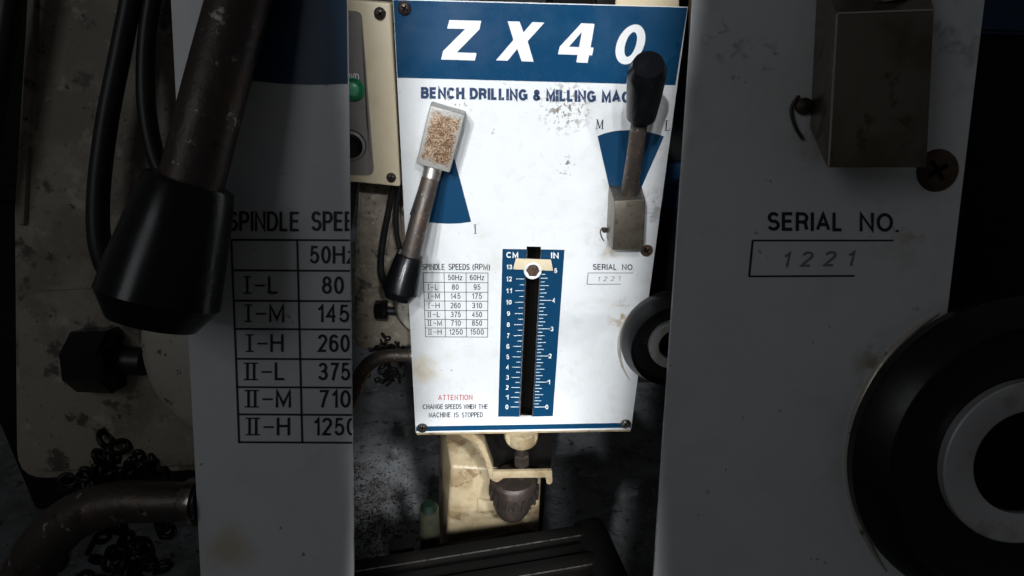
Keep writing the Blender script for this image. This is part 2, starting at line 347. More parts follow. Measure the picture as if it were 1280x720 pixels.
def hub_rust(F, c, ex, ey):
    key = 'hub_rust_' + F.root.name
    if key in bpy.data.materials: return bpy.data.materials[key]
    mt = bpy.data.materials.new(key); mt.use_nodes = True; N = mt.node_tree.nodes; L = mt.node_tree.links; bs = N['Principled BSDF']
    tc = N.new('ShaderNodeTexCoord'); c = c - F.root.location
    def axis(e):
        s = N.new('ShaderNodeVectorMath'); s.operation = 'SUBTRACT'; L.new(tc.outputs['Object'], s.inputs[0]); s.inputs[1].default_value = c
        dt = N.new('ShaderNodeVectorMath'); dt.operation = 'DOT_PRODUCT'; L.new(s.outputs[0], dt.inputs[0]); dt.inputs[1].default_value = e / e.length_squared * 2
        ab = N.new('ShaderNodeMath'); ab.operation = 'ABSOLUTE'; L.new(dt.outputs['Value'], ab.inputs[0]); return ab.outputs[0]
    mx = N.new('ShaderNodeMath'); mx.operation = 'MAXIMUM'; L.new(axis(ex), mx.inputs[0]); L.new(axis(ey), mx.inputs[1])
    def noise(sc, det):
        n = N.new('ShaderNodeTexNoise'); n.inputs['Scale'].default_value = sc * F.ts; n.inputs['Detail'].default_value = det; L.new(tc.outputs['Object'], n.inputs['Vector']); return n.outputs['Fac']
    ad = N.new('ShaderNodeMath'); ad.operation = 'MULTIPLY_ADD'; L.new(noise(130, 7), ad.inputs[0]); ad.inputs[1].default_value = .5; L.new(mx.outputs[0], ad.inputs[2])
    rg = N.new('ShaderNodeMapRange'); L.new(ad.outputs[0], rg.inputs[0]); rg.inputs[1].default_value = .93; rg.inputs[2].default_value = 1.12; rg.inputs[3].default_value = 1; rg.inputs[4].default_value = 0
    cr = N.new('ShaderNodeValToRGB'); n2 = N.new('ShaderNodeMath'); n2.operation = 'MULTIPLY_ADD'; L.new(noise(90, 7), n2.inputs[0]); n2.inputs[1].default_value = .45
    n3 = N.new('ShaderNodeMath'); n3.operation = 'MULTIPLY'; L.new(noise(560, 7), n3.inputs[0]); n3.inputs[1].default_value = .85; L.new(n3.outputs[0], n2.inputs[2])
    n4 = N.new('ShaderNodeMath'); n4.operation = 'SUBTRACT'; L.new(n2.outputs[0], n4.inputs[0]); n4.inputs[1].default_value = .15; L.new(n4.outputs[0], cr.inputs[0]); e = cr.color_ramp.elements
    e[0].position = .36; e[0].color = (.10, .05, .022, 1); e[1].position = .66; e[1].color = (.50, .40, .31, 1); k = e.new(.5); k.color = (.25, .15, .085, 1)
    x = N.new('ShaderNodeMix'); x.data_type = 'RGBA'; L.new(rg.outputs[0], x.inputs[0]); x.inputs[6].default_value = (.36, .35, .33, 1); L.new(cr.outputs[0], x.inputs[7]); L.new(x.outputs[2], bs.inputs['Base Color'])
    bs.inputs['Roughness'].default_value = .48; bs.inputs['Metallic'].default_value = .25
    bp = N.new('ShaderNodeBump'); bp.inputs['Strength'].default_value = .4; bp.inputs['Distance'].default_value = .002 / F.ts
    L.new(noise(260, 5), bp.inputs['Height']); L.new(bp.outputs[0], bs.inputs['Normal'])
    return mt
def range_lever(F, full=True):
    """bare steel block, brown rod and black grip on the right of the plate"""
    b = bmesh.new(); fr_ = [(768, 251), (807, 249.5), (804, 312.5), (764.5, 312.5)]; bk_ = [(761, 232), (802, 231.5), (799, 297), (757.8, 297)]
    V_ = [b.verts.new(F.P(x, y, .058)) for x, y in fr_] + [b.verts.new(F.P(x, y, .001)) for x, y in bk_]
    for q in ((0, 1, 2, 3), (7, 6, 5, 4), (0, 4, 5, 1), (1, 5, 6, 2), (2, 6, 7, 3), (3, 7, 4, 0)): b.faces.new([V_[i] for i in q])
    bmesh.ops.recalc_face_normals(b, faces=b.faces); bmesh.ops.bevel(b, geom=b.edges[:], offset=.0011 * F.ds, segments=2, profile=.5, affect='EDGES')
    hub = finish(F, b, 'lever_hub', M('hub', F.ts), smooth=40)
    finish(F, flat(F, [strip((768.6, 251.6), (765.2, 312), .9), strip((768.6, 251.3), (806.6, 249.9), .7)], .0586), 'worn_edge', M('hub_edge', F.ts), hub)
    finish(F, tube(F, spline([(786, 245, .032, 10.4), (789, 222, .048, 10.4), (795, 184, .072, 10.5), (800.5, 143, .09, 10.6)], 6), 28), 'lever_rod', M('rust_rod', F.ts), hub, 45)
    g = [(801, 147.5, .088, 15.5), (801.2, 146.4, .0885, 18.2), (802.2, 140, .092, 19.4), (805, 120, .102, 21.8), (807.8, 98, .112, 24.2), (809.0, 89.5, .117, 24.8), (810.6, 80.5, .127, 19.6)]
    finish(F, tube(F, g, 40), 'lever_grip', M('black', F.ts), hub, 24)
    # split pin by the block
    finish(F, lathe(F, 756, 288, .004, [(3.4, .001), (3.2, .004), (1.6, .006), (0, .006)], 20), 'pin', M('screw', F.ts), hub, 40)
    finish(F, tube(F, spline([(753.5, 284, .003, .7), (750.5, 289, .003, .7), (752, 296, .003, .7), (755, 301, .003, .7)], 6), 8), 'wire_clip', M('screw', F.ts), hub, 60)
    return hub
def speed_table(F, plate):
    for s, x0, x1 in (('SPINDLE', 527.5, 556), ('SPEEDS', 560.5, 587), ('(RPM)', 590.5, 612.5)):
        text(F, plate, s, x0, x1, 337.4, 337.6, 7.8, 'ink', weight=.135)
    ys = [340.9, 353, 365, 376.2, 388, 399.2, 410, 421]
    def X(c, y): t = (y - 341) / 80.; return {0: 529 + 3 * t, 1: 555 + 2 * t, 2: 582.5 + .5 * t, 3: 610 - .5 * t}[c]
    ln = [strip((X(0, y), y), (X(3, y), y + .4), .75) for y in ys] + [strip((X(c, ys[0]), ys[0]), (X(c, ys[-1]), ys[-1] + .4), .75) for c in range(4)]
    finish(F, flat(F, ln, .0006), 'table_grid', M('ink', F.ts), plate)
    rows = [('', '50Hz', '60Hz'), ('I-L', '80', '95'), ('I-M', '145', '175'), ('I-H', '260', '310'), ('II-L', '375', '450'), ('II-M', '710', '850'), ('II-H', '1250', '1500')]
    for i, r in enumerate(rows):
        yb = ys[i+1] - 2.7; h = 7.0
        for c in (1, 2):
            s = r[c]; w = 18 if i == 0 else {2: 8.6, 3: 12.6, 4: 17}[len(s)]; mid = (X(c, yb) + X(c+1, yb)) / 2
            text(F, plate, s, mid - w/2, mid + w/2, yb, yb + .1, h, 'ink', weight=.135)
        if i:
            n, l = r[0].split('-'); polys = []; two = n == 'II'; y0 = yb - h
            x = X(0, yb) + (5.5 if not two else 4.2)
            xs = [x] if not two else [x, x + 2.6]
            for q in xs: polys.append(strip((q, y0), (q, yb), .9))
            for yy in (y0 + .25, yb - .25): polys.append(strip((xs[0] - 1.5, yy), (xs[-1] + 1.5, yy), .5))
            polys.append(strip((xs[-1] + 3, yb - h * .47), (xs[-1] + 7, yb - h * .47), .7))
            finish(F, flat(F, polys, .00075), 'lettering', M('ink', F.ts), plate)
            lx = xs[-1] + 8.2; lw = {'L': 4.2, 'M': 6, 'H': 5.2}[l]
            text(F, plate, l, lx, lx + lw, yb, yb, h, 'ink', weight=.135)
def serial(F, plate):
    text(F, plate, 'SERIAL', 741, 771, 337.3, 337.6, 7.4, 'ink', weight=.17); text(F, plate, 'NO.', 777.5, 793, 337.6, 337.8, 7.4, 'ink', weight=.165)
    finish(F, flat(F, [strip((735.2, 341.2), (791, 341.2), .65), strip((735.2, 341.2), (733.8, 355.4), .8), strip((733.8, 355.4), (775.5, 355.2), .7)], .0006), 'number_box', M('ink', F.ts), plate)
    text(F, plate, '1 2 2 1', 746.5, 774.5, 351.7, 351.2, 6.0, 'panel', slant=.25, d=.0008, weight=.14)
def sector_left(F, plate):
    cx_, cy_ = 552, 158
    finish(F, flat(F, [[(557, 185), (568.5, 200)] + [(589, 277.2), (575, 279.2), (560, 279.6), (547, 279), (534, 277.5), (520, 273), (512, 268)] + [(540, 185)]], .0005), 'speed_sector', M('blue_plain', F.ts), plate)
def dial(F):
    sv = F.cut
    if sv: F.cut = (F.P(548, 384), F.R)
    b = lathe(F, 536, 384, -.03, [(0, -.024), (38, -.024), (42.5, -.032), (43.5, -.05), (43.5, -.09), (0, -.09)], 64)
    o = finish(F, b, 'feed_dial', M('dial', F.ts), smooth=40); F.cut = sv
    k = tube(F, [(468.8, 388, -.05, 11), (470, 388, -.05, 13), (484, 388, -.05, 13.6), (485.6, 388, -.05, 12)], 8, rot=math.pi / 8)
    finish(F, k, 'knob', M('black', F.ts), o, 25)
    finish(F, tube(F, [(484, 388.5, -.05, 5.6), (495, 389, -.05, 5.6)], 20), 'knob_stem', M('rubber', F.ts), o, 45)
    return o
def feed_lever(F):
    p = spline([(517, 444.5, -.012, 7.6), (500, 444.5, -.012, 7.8), (484, 445, -.012, 8.4), (468, 450, -.012, 9), (455, 462, -.012, 9.4), (445, 482, -.012, 9.6), (436, 506, -.012, 9.8), (424, 540, -.012, 10)], 7)
    o = finish(F, tube(F, p, 26), 'feed_lever', M('rust_rod', F.ts), smooth=50, cut=False)
    finish(F, tube(F, [(511.2, 444.5, -.012, 8.6), (512, 444.5, -.012, 9.2), (516, 444.5, -.012, 9.2)], 28), 'collar', M('steel', F.ts), o, 45)
def chain(F):
    u = F.px(488, 460, -.03); b = bmesh.new(); n, k = 14, 6
    for i in range(n):
        a = 2 * math.pi * i / n
        for j in range(k):
            q = 2 * math.pi * j / k; rr = 1 + .42 * math.cos(q)
            b.verts.new(Vector((math.cos(a) * rr * 3.5, math.sin(a) * rr * 2.5, .42 * 2.8 * math.sin(q))) * u)
    b.verts.ensure_lookup_table()
    for i in range(n):
        for j in range(k): b.faces.new([b.verts[i*k+j], b.verts[((i+1) % n)*k+j], b.verts[((i+1) % n)*k+(j+1) % k], b.verts[i*k+(j+1) % k]])
    me = bpy.data.meshes.new('chain_link'); b.to_mesh(me); b.free(); me.materials.append(M('chain', F.ts)); me.shade_smooth()
    rnd = random.Random(3); spots = []
    for t in range(46): spots.append((488 + rnd.gauss(0, 7.5), 469 + rnd.gauss(0, 7)))
    for t in range(36): spots.append((488 + rnd.gauss(0, 7.5), 430 + rnd.gauss(0, 4.5)))
    for t in range(8): spots.append((470 + rnd.gauss(0, 8), 436 + rnd.gauss(0, 2)))
    for x, y in spots:
        x = min(x, 510); o = bpy.data.objects.new('chain_link', me); COL.objects.link(o); o.parent = F.root
        o.location = F.P(x, y, -.06 + rnd.uniform(-.012, .012)) - F.root.location
        o.rotation_euler = (rnd.uniform(0, 6), rnd.uniform(0, 6), rnd.uniform(0, 6))
def cables(F):
    ca = [spline([(494, 205, -.03, 3.9), (491, 236, -.03, 3.9), (485.5, 265, -.032, 3.9), (479.5, 296, -.032, 4.0), (476.3, 325, -.03, 4.1), (477.5, 345, -.028, 4.2), (484, 358, -.03, 4.2), (496, 368, -.034, 4.2)], 7),
          spline([(500.5, 205, -.034, 3.3), (499, 236, -.034, 3.3), (495.5, 262, -.036, 3.3), (495.2, 286, -.036, 3.4), (498.5, 306, -.036, 3.4), (505, 322, -.036, 3.4), (512, 336, -.036, 3.4)], 7),
          spline([(446, 205, -.03, 4.4), (442.5, 236, -.03, 4.4), (439, 262, -.032, 4.4), (434, 292, -.032, 4.4), (428, 325, -.032, 4.4)], 6)]
    for p in ca: finish(F, tube(F, p, 16), 'cable', M('rubber', F.ts), smooth=60, cut=False)
def column(F, bottom=436):
    pts = rounded([(450, 215), (506, 215), (512, 300), (518, bottom - 4), (444, bottom), (443, 330)], [0, 0, 0, 4, 12, 0])
    o = finish(F, prism(F, pts, -.062, -.13, .006, 3), 'column', M('dirty_cream', F.ts), smooth=40, cut=False)
    # raised seam and a rounded lower pad as on the casting
    finish(F, prism(F, rounded([(444.2, 362), (516, 358), (517, bottom - 6), (446, bottom - 3)], [9, 3, 3, 10]), -.055, -.064, .003, 3), 'column_pad', M('dirty_cream', F.ts), o, 40, cut=False)
    finish(F, prism(F, [(449.5, 214), (452.5, 214), (446.8, 335), (443.8, 335)], -.057, -.07, .0015, 2), 'column_rib', M('dirty_cream', F.ts), o, 40, cut=False)
def handwheel(F, dy=0):
    ax = (847.5, 431 + dy, .046)
    o = finish(F, lathe(F, *ax, [(0, -.004), (57, -.004), (64, .002), (66.8, .010), (67, .020), (66, .024), (59.2, .0425), (58.6, .0436), (57.4, .0436), (56.6, .042), (54, .034), (46, .031), (36, .030), (0, .030)], 96), 'handwheel', M('wheel', F.ts), smooth=32, cut=False)
    finish(F, lathe(F, *ax, [(34.6, .029), (34.6, .0375), (34, .0385), (23, .0378), (22, .0365), (22, .029)], 72), 'hub_ring', M('ring', F.ts), o, 32, cut=False)
    finish(F, lathe(F, *ax, [(21.6, .028), (21, .0345), (18, .036), (13, .035), (12, .031), (0, .031)], 48), 'hub_boss', M('recess', F.ts), o, 32, cut=False)
    f = tube(F, [(846 + 72.5 * math.cos(math.radians(t)), 430 + dy + 70 * math.sin(math.radians(t)), .0012, .15 + 2.0 * math.sin(math.pi * (t - 142) / 100) ** .7) for t in range(143, 242, 3)], 10)
    finish(F, f, 'flange', M('dial', F.ts), o, 60, cut=False)

# ------------------------------------------------------------------ the machine in the middle
root = thing('drilling_milling_machine', 'brightly lit bench drilling machine with white face plate, blue heading and depth scale', 'machine', (0.0, 0.95, 0.0)); CEN.root = root
F = CEN
PX = [(491, -1.5), (860, 8.5), (788.7, 537), (519.6, 541)]
SLOT = [(658.4, 308), (676.4, 308.5), (666, 521), (649.2, 521.2)]
plate = build_plate(F, PX, SLOT, spots=[(708, 134, 40, (.22, .19, .16), 150, .52, .57), (706, 208, 18, (.2, .18, .16), 170, .58, .61), (760, 300, 34, (.45, .36, .25), 40, .42, .7),
     (812, 262, 34, (.45, .46, .47), 60, .48, .62), (735, 395, 60, (.50, .51, .53), 12, .3, .8), (572, 127, 24, (.35, .34, .33), 130, .56, .62), (527, 462, 26, (.58, .50, .36), 30, .3, .7), (800, 330, 40, (.5, .42, .3), 50, .5, .7), (786, 395, 30, (.40, .30, .19), 60, .45, .62)])
# heading
finish(F, flat(F, [[(491.6, 0), (859.4, 9.6), (844.2, 106.4), (496.8, 97)]], .0005), 'heading_band', M('blue', 1), plate)
WI = M('white_ink')
def big(polys, holes=()):
    b = flat(F, polys, .0011); return finish(F, b, 'lettering', WI, plate)
big([[(561.5, 25), (601.5, 26), (599.5, 36.5), (571, 65.5), (595.8, 66.3), (593.6, 75.6), (551.4, 74.3), (553.8, 63.8), (581.5, 36.2), (559, 35.7)]])
big([[(634.6, 26.6), (649.5, 27), (654.5, 40.5), (665.4, 27.6), (680.6, 28.2), (659.5, 51.5), (667, 77.2), (652, 76.6), (646.6, 61), (634.5, 76), (620, 75.4), (641.8, 50)]])
big([[(726.8, 29), (743.2, 29.8), (738.2, 59.4), (742, 59.5), (740.2, 69.3), (736.2, 69.2), (734.6, 78.6), (720.4, 78), (722, 68.7), (697.6, 67.8), (699.6, 58.4)][:3] + [(723.9, 58.8), (727.2, 40.6), (727.0, 40.4)],
     [(726.8, 29), (727, 40.4), (711, 58.4), (723.9, 58.9), (742, 59.5), (740.2, 69.3), (697.6, 67.8), (699.6, 58.4)], [(722, 68.5), (736.4, 69.1), (734.6, 78.6), (720.4, 78)]])
def italic_ellipse(cx_, cy_, a, b_, sl, n=36): return [(cx_ + a * math.cos(t) - sl * b_ * math.sin(t), cy_ + b_ * math.sin(t)) for t in (2 * math.pi * k / n for k in range(n))]
eo, ei = italic_ellipse(788, 55.5, 17.5, 25, .26), italic_ellipse(788.4, 55.5, 6.8, 15.5, .26)
big([[eo[k], eo[(k+1) % 36], ei[(k+1) % 36], ei[k]] for k in range(36)])
for s, x0, x1, y0, y1, h in (('BENCH', 526, 580.5, 123.2, 124, 14.5), ('DRILLING', 587, 659.5, 124.2, 126, 14.5), ('&', 666, 676.5, 126.2, 126.4, 14.4), ('MILLING', 682.5, 745, 126.4, 128, 14.6), ('MACHINE', 752, 826, 128.2, 130, 14.8)):
    text(F, plate, s, x0, x1, y0, y1, h, 'ink_blue', weight=.245)
# serif letters by the sectors
def serif(polys): finish(F, flat(F, polys, .0008), 'lettering', M('ink'), plate)
serif([strip((746.6, 149.5), (745.9, 161), .8), strip((746.6, 149.5), (749.6, 160.5), 1.5), strip((753.2, 150), (749.6, 160.5), .8), strip((753.2, 150), (753, 161.3), 1.5), strip((744.4, 161), (747.6, 161.1), .6), strip((751.2, 161.2), (754.6, 161.3), .6), strip((745, 149.5), (747, 149.5), .6), strip((752.8, 150), (754.6, 150), .6)])
serif([strip((833.4, 150.6), (832.4, 163), 1.5), strip((831.6, 150.6), (835.4, 150.7), .6), strip((830.6, 163), (836.4, 163.2), .7), strip((836.4, 163.2), (836.9, 159.6), .6)])
serif([strip((593.9, 281), (594, 292), 1.3), strip((592, 281), (595.8, 281), .6), strip((592, 292), (596, 292), .6)])
sector_left(F, plate)
finish(F, flat(F, [[(761.2, 233)] + [(747, 170), (756, 166.6), (766, 164.2), (776, 163), (786, 162.7), (797, 163.2), (808, 164.6), (819, 167), (830, 170.5)] + [(802.5, 233)]], .0005), 'range_sector', M('blue_plain'), plate)
speed_table(F, plate); serial(F, plate)
# attention notice
text(F, plate, 'ATTENTION', 547.5, 590.5, 500.3, 500, 6.6, 'ink_red', weight=.13)
for s, x0, x1 in (('CHANGE', 528.5, 554), ('SPEEDS', 556, 577), ('WHEN', 579.5, 595), ('THE', 598, 610)): text(F, plate, s, x0, x1, 511.6, 511.3, 6.2, 'ink', weight=.145)
for s, x0, x1 in (('MACHINE', 536, 563.5), ('IS', 567.5, 573.5), ('STOPPED', 577, 603.5)): text(F, plate, s, x0, x1, 522, 521.6, 6.4, 'ink', weight=.145)
finish(F, flat(F, [[(520.2, 533.2), (789.2, 528.6), (788.6, 534.6), (519.8, 539.2)]], .0005), 'lower_band', M('blue_plain'), plate)
# depth scale
SC = finish(F, flat(F, [[(628.2, 311.2), (658.2, 311.6), (649, 521), (622.7, 520.8)], [(676.6, 311.8), (705.7, 312.3), (691, 520.2), (666.2, 520.8)]], .0005), 'depth_scale', M('blue_plain'), plate)
A0, A13 = F.P(640, 508.7), F.P(640, 333.7)
def zrow(t):                                  # pixel row of a height on the panel, t from 0 (zero mark) to 1 (13 cm)
    p = A0.lerp(A13, t); v = p - CAM; c = Vector((v.dot(cx), -v.dot(cy), -v.dot(cz))); return 360 + FPX * c.y / c.z
def sl(y): t = (y - 311.5) / 209.; return 658.2 - 9.2 * t, 676.6 - 10.4 * t, 628.2 - 5.5 * t, 705.7 - 14.7 * t
tk = []
for k in range(0, 27):
    y = zrow(k / 26); a, b_, l, r = sl(y); ln = 10.5 if k % 2 == 0 else 5.5
    if y > 342: tk.append(strip((a - 1 - ln, y), (a - 1, y), .7))
for k in range(0, 41):
    t = k / 8 * 2.54 / 13
    y = zrow(t); a, b_, l, r = sl(y); ln = 15 if k % 8 == 0 else (10.5 if k % 4 == 0 else (8.5 if k % 2 == 0 else 5.5))
    if y > 342: tk.append(strip((b_ + 1, y), (b_ + 1 + ln, y), .7))
finish(F, flat(F, tk, .001), 'tick_marks', M('white_ink'), plate)['kind'] = 'stuff'
for k in range(14):
    y = zrow(k / 13); a, b_, l, r = sl(y); w = 7.2 if k > 9 else 3.8; xc = 633.6 + 3 * (508.7 - y) / 175
    text(F, plate, str(k), xc - w / 2, xc + w / 2, y + 2.9, y + 2.9, 5.8, 'white_ink', d=.001, weight=.19)
for k in range(6):
    y = zrow(k * 2.54 / 13); xc = 683.6 + 11 * (508.7 - y) / 170
    text(F, plate, str(k), xc - 1.9, xc + 1.9, y + 2.9, y + 2.9, 5.8, 'white_ink', d=.001, weight=.19)
text(F, plate, 'CM', 632.8, 647.8, 322.3, 322.6, 7.4, 'white_ink', d=.001, weight=.20); text(F, plate, 'IN', 688.8, 698.4, 323, 323.2, 7.4, 'white_ink', d=.001, weight=.20)
finish(F, flat(F, [strip((658.9, 312), (649.9, 520.6), .9)], .0012), 'slot_edge', M('steel'), plate)
finish(F, flat(F, [strip((676, 312), (665.7, 520.6), .9)], .0012), 'slot_edge', M('steel'), plate)
# depth pointer in the slot
b = prism(F, rounded([(644.8, 323.6), (688.8, 325), (691.4, 338.6), (641.4, 336.8)], 1), .010, .0075, .0005, 2)
pt = finish(F, b, 'depth_pointer', M('cream_box'), smooth=40)
finish(F, lathe(F, 666, 339, .011, [(11.4, .001), (11.4, .010), (10.6, .0118), (9.2, .0118), (9, .010), (0, .010)], 40), 'pointer_boss', M('white_ink'), pt, 35)
finish(F, lathe(F, 666.3, 339, .0135, [(8.4, .009), (8.2, .0125), (6.8, .0145), (3, .0145), (2.6, .0125), (0, .0125)], 6), 'bolt', M('rusty'), pt, 25)
# plate screws
screw(F, plate, 505.5, 10.5, 8.2, .001, turn=30); screw(F, plate, 528, 535, 6.4, .001, turn=10); screw(F, plate, 782, 530, 6.4, .001, 'steel', 40); screw(F, plate, 808.5, 313.5, 7.6, .001, 'rusty', 60)
speed_lever(F); range_lever(F); dial(F); feed_lever(F); chain(F); cables(F); column(F); handwheel(F, 4)
# head casting behind the plate, dark slot interior, lower lip
hb = bmesh.new()
for pts, d0, d1 in (([(505, 6), (650, 8), (641, 528), (527, 532)], -.0045, -.17), ([(685, 8), (842, 14), (780, 528), (675, 526)], -.0045, -.17)):
    q = prism(F, pts, d0, d1, .003, 2); mm = bpy.data.meshes.new('q'); q.to_mesh(mm); q.free(); hb.from_mesh(mm); bpy.data.meshes.remove(mm)
head = finish(F, hb, 'head_casting', M('cream'), smooth=40)
finish(F, prism(F, [(648, 60), (690, 60), (676, 526), (640, 526)], -.05, -.16, 0), 'slot_interior', M('recess'), head)
finish(F, prism(F, [(520.4, 540.9), (788.4, 536.6), (788.2, 539.4), (520.6, 544)], -.001, -.05, .001, 2), 'lower_lip', M('cream'), head, 40)
finish(F, prism(F, [(762, -40), (850, -40), (850, 16), (762, 14)], -.03, -.12, .004, 2), 'top_cover', M('cream_box'), head, 40)
finish(F, prism(F, [(690, -30), (742, -30), (742, 12), (690, 12)], -.02, -.10, .004, 2), 'motor_mount', M('iron'), head, 40)
finish(F, prism(F, [(745, -30), (770, -30), (770, 12), (745, 12)], -.012, -.03, .003, 2), 'motor_mount', M('chain'), head, 40)
# control box
b = prism(F, [(400, -4), (488, 3.4), (500.3, 233.8), (400, 224)], .004, -.055, .003, 3)
cb = finish(F, b, 'control_box', M('cream_box'), smooth=40)
finish(F, flat(F, [rounded([(400, 8), (452, 15), (467.8, 216), (461, 219.5), (400, 218)], [0, 7, 7, 4, 0])], .0046), 'control_panel', M('panel'), cb)
btn = finish(F, lathe(F, 440.5, 113, .012, [(14.6, .003), (14.4, .007), (12.8, .009), (11.6, .0085), (11, .012), (0, .012)], 40), 'start_button', M('green'), cb, 35)
finish(F, lathe(F, 440, 112, .014, [(8.6, .011), (8.2, .0135), (6.8, .0145), (0, .0148)], 32), 'button_cap', M('green_light'), btn, 35)
text(F, cb, 'FWD', 431, 449, 100, 100.5, 8.4, 'white_ink', d=.0052, weight=.15)
kb = finish(F, lathe(F, 437.5, 183, .012, [(19.5, .003), (19.2, .006), (16.6, .009), (14.6, .008), (14.2, .006), (12, .006), (11, .02), (9, .022), (0, .022)], 44), 'selector_switch', M('black'), cb, 32)
finish(F, lathe(F, 437.5, 183, .012, [(18.6, .006), (18.2, .0095), (15.4, .0105), (14.8, .007)], 44), 'switch_ring', M('panel'), kb, 32)
screw(F, cb, 474.8, 17, 7.4, .0045, turn=50); screw(F, cb, 489, 222, 6.0, .0045, turn=15)
# spindle, bracket and chuck under the head
B = -.055
sp = finish(F, lathe(F, 652, 546, B + .02, [(0, B + .02), (20, B + .02), (22, B + .012), (22, B - .06), (0, B - .06)], 40), 'quill_nose', M('cream'), smooth=35)
def vtube(path, name, mt, parent=None, seg=28): return finish(F, tube(F, path, seg), name, M(mt), parent, 40)
vtube([(652, 534, B, 20.5), (652, 548, B, 20.5), (652, 551, B, 18)], 'quill_collar', 'cream', sp)
vtube([(651.5, 545, B, 6), (651.5, 606, B, 6)], 'spindle', 'chuck', sp)
finish(F, tube(F, [(652, 567, B, 8), (652, 568, B, 10), (652, 579, B, 10), (652, 580.5, B, 8.6)], 6), 'spindle_nut', M('chuck'), sp, 25)
br = finish(F, prism(F, rounded([(616, 590), (690, 588.5), (690.5, 603), (687, 606), (683.5, 604.5), (682, 597), (630, 597.5), (622, 603), (615, 601)], 1.2), B + .02, B + .013, .001, 2), 'stop_bracket', M('cream'), smooth=40)
finish(F, prism(F, [(566, 540), (590, 540), (606, 556), (617, 588), (616, 602), (611, 596), (606, 574), (596, 556)], B + .016, B - .012, .0018, 2), 'bracket_arm', M('cream'), br, 40)
finish(F, prism(F, [(598, 541), (694, 539), (688, 586), (618, 587.5), (608, 556)], B - .05, B - .06, 0), 'black_backing', M('recess'), br)  # near-black sheet filling the area between bracket arm and spindle
ch = vtube([(643, 596, B, 25), (643, 599, B, 28.5), (642.5, 612, B, 29), (641.8, 617, B, 28), (641, 619, B, 22), (640.4, 626, B, 22.8), (640, 634, B, 21.6), (639.6, 640.5, B, 17), (639.3, 645, B, 9), (639.2, 646, B, 1)], 'chuck', 'chuck', seg=40)
for k in range(20):
    a = 2 * math.pi * k / 20; c = F.P(642.5, 612, B); u = F.px(642.5, 612, B); q = c + (F.R * math.cos(a) + F.N * math.sin(a)) * 29 * u
    b = bmesh.new(); bmesh.ops.create_cube(b, size=1); bmesh.ops.scale(b, vec=(2.8 * u, 5 * u, 15 * u), verts=b.verts)
    bmesh.ops.rotate(b, cent=(0, 0, 0), matrix=Matrix.Rotation(-a + math.pi / 2, 3, 'Z'), verts=b.verts); bmesh.ops.translate(b, vec=q, verts=b.verts)
    finish(F, b, 'chuck_tooth', M('chuck'), ch)
# lower casting (stands on the floor behind the work table)
B2 = -.10
def cast(pts_front, slope_top, d0, d1): pass
b = bmesh.new()
fr = [F.P(563.5, 583, B2), F.P(677, 590, B2), F.P(677, 690, B2), F.P(557.5, 700, B2)]
fr[2].z = fr[3].z = .0; fr[2].x, fr[3].x = fr[1].x + .004, fr[0].x - .03; fr[2].y = fr[3].y = fr[0].y
tb = [p.copy() for p in fr]
dp = .16
tp = [Vector((fr[0].x - .012, fr[0].y + dp * .55, fr[0].z + .02)), Vector((fr[1].x, fr[1].y + dp * .55, fr[1].z + .02))]
bk = [Vector((fr[0].x - .03, fr[0].y + dp, fr[0].z + .02)), Vector((fr[1].x, fr[1].y + dp, fr[1].z + .02)), Vector((fr[2].x, fr[2].y + dp, 0)), Vector((fr[3].x - .02, fr[3].y + dp, 0))]
V = [b.verts.new(p) for p in fr + tp + bk]
for q in ((0, 1, 2, 3), (0, 4, 5, 1), (4, 6, 7, 5), (6, 9, 8, 7), (1, 5, 7, 8, 2), (0, 3, 9, 6, 4), (3, 2, 8, 9)): b.faces.new([V[i] for i in q])
bmesh.ops.recalc_face_normals(b, faces=b.faces)
bmesh.ops.bevel(b, geom=b.edges[:], offset=.008, segments=4, profile=.5, affect='EDGES')
base = finish(F, b, 'base_casting', M('cream'), smooth=40)
finish(F, prism(F, rounded([(597, 625), (617.5, 627), (617, 641.5), (596.5, 641)], 1.5), B2 + .006, B2 - .004, .002, 2), 'maker_pad', M('cream'), base, 40)
bk2 = F.P(640, 470, -.2)
b = bmesh.new(); bmesh.ops.create_cone(b, segments=40, radius1=.075, radius2=.075, depth=.9, cap_ends=True); bmesh.ops.translate(b, vec=(bk2.x + .01, fr[0].y + .12, .52), verts=b.verts)
finish(F, b, 'column_post', M('iron'), base, 40)
# work table with T-slots and its pedestal
e0, e1 = Vector((-.235, .755, .435)), Vector((.215, .830, .435))
def slab(a, c, wd, z0, z1, name, mt, parent=None, bev=.003):
    dr = (c - a); dr.z = 0; dr.normalize(); nr = Vector((dr.y, -dr.x, 0))      # towards the camera
    b = bmesh.new(); lo = [a, c, c + nr * wd, a + nr * wd]
    vs_ = [b.verts.new((p.x, p.y, z)) for z in (z0, z1) for p in lo]
    for q in ((3, 2, 1, 0), (4, 5, 6, 7), (0, 1, 5, 4), (1, 2, 6, 5), (2, 3, 7, 6), (3, 0, 4, 7)): b.faces.new([vs_[i] for i in q])
    bmesh.ops.recalc_face_normals(b, faces=b.faces)
    if bev: bmesh.ops.bevel(b, geom=b.edges[:], offset=bev, segments=2, profile=.5, affect='EDGES')
    return finish(F, b, name, M(mt), parent, 40)
dr = (e1 - e0).normalized(); nr = Vector((dr.y, -dr.x, 0))
tab = slab(e0, e1, .24, .375, .420, 'work_table', 'iron')
for k, o_ in enumerate((0, .034, .062, .12, .148, .2)):
    slab(e0 + nr * o_, e1 + nr * o_, .024 if k % 2 == 0 else .02, .4195, .433 if k != 1 else .425, 'table_rail', 'iron', tab, .0015)
slab(e0.lerp(e1, .3) - nr * .06, e0.lerp(e1, .8) - nr * .06, .26, 0, .375, 'pedestal', 'iron', tab, .004)
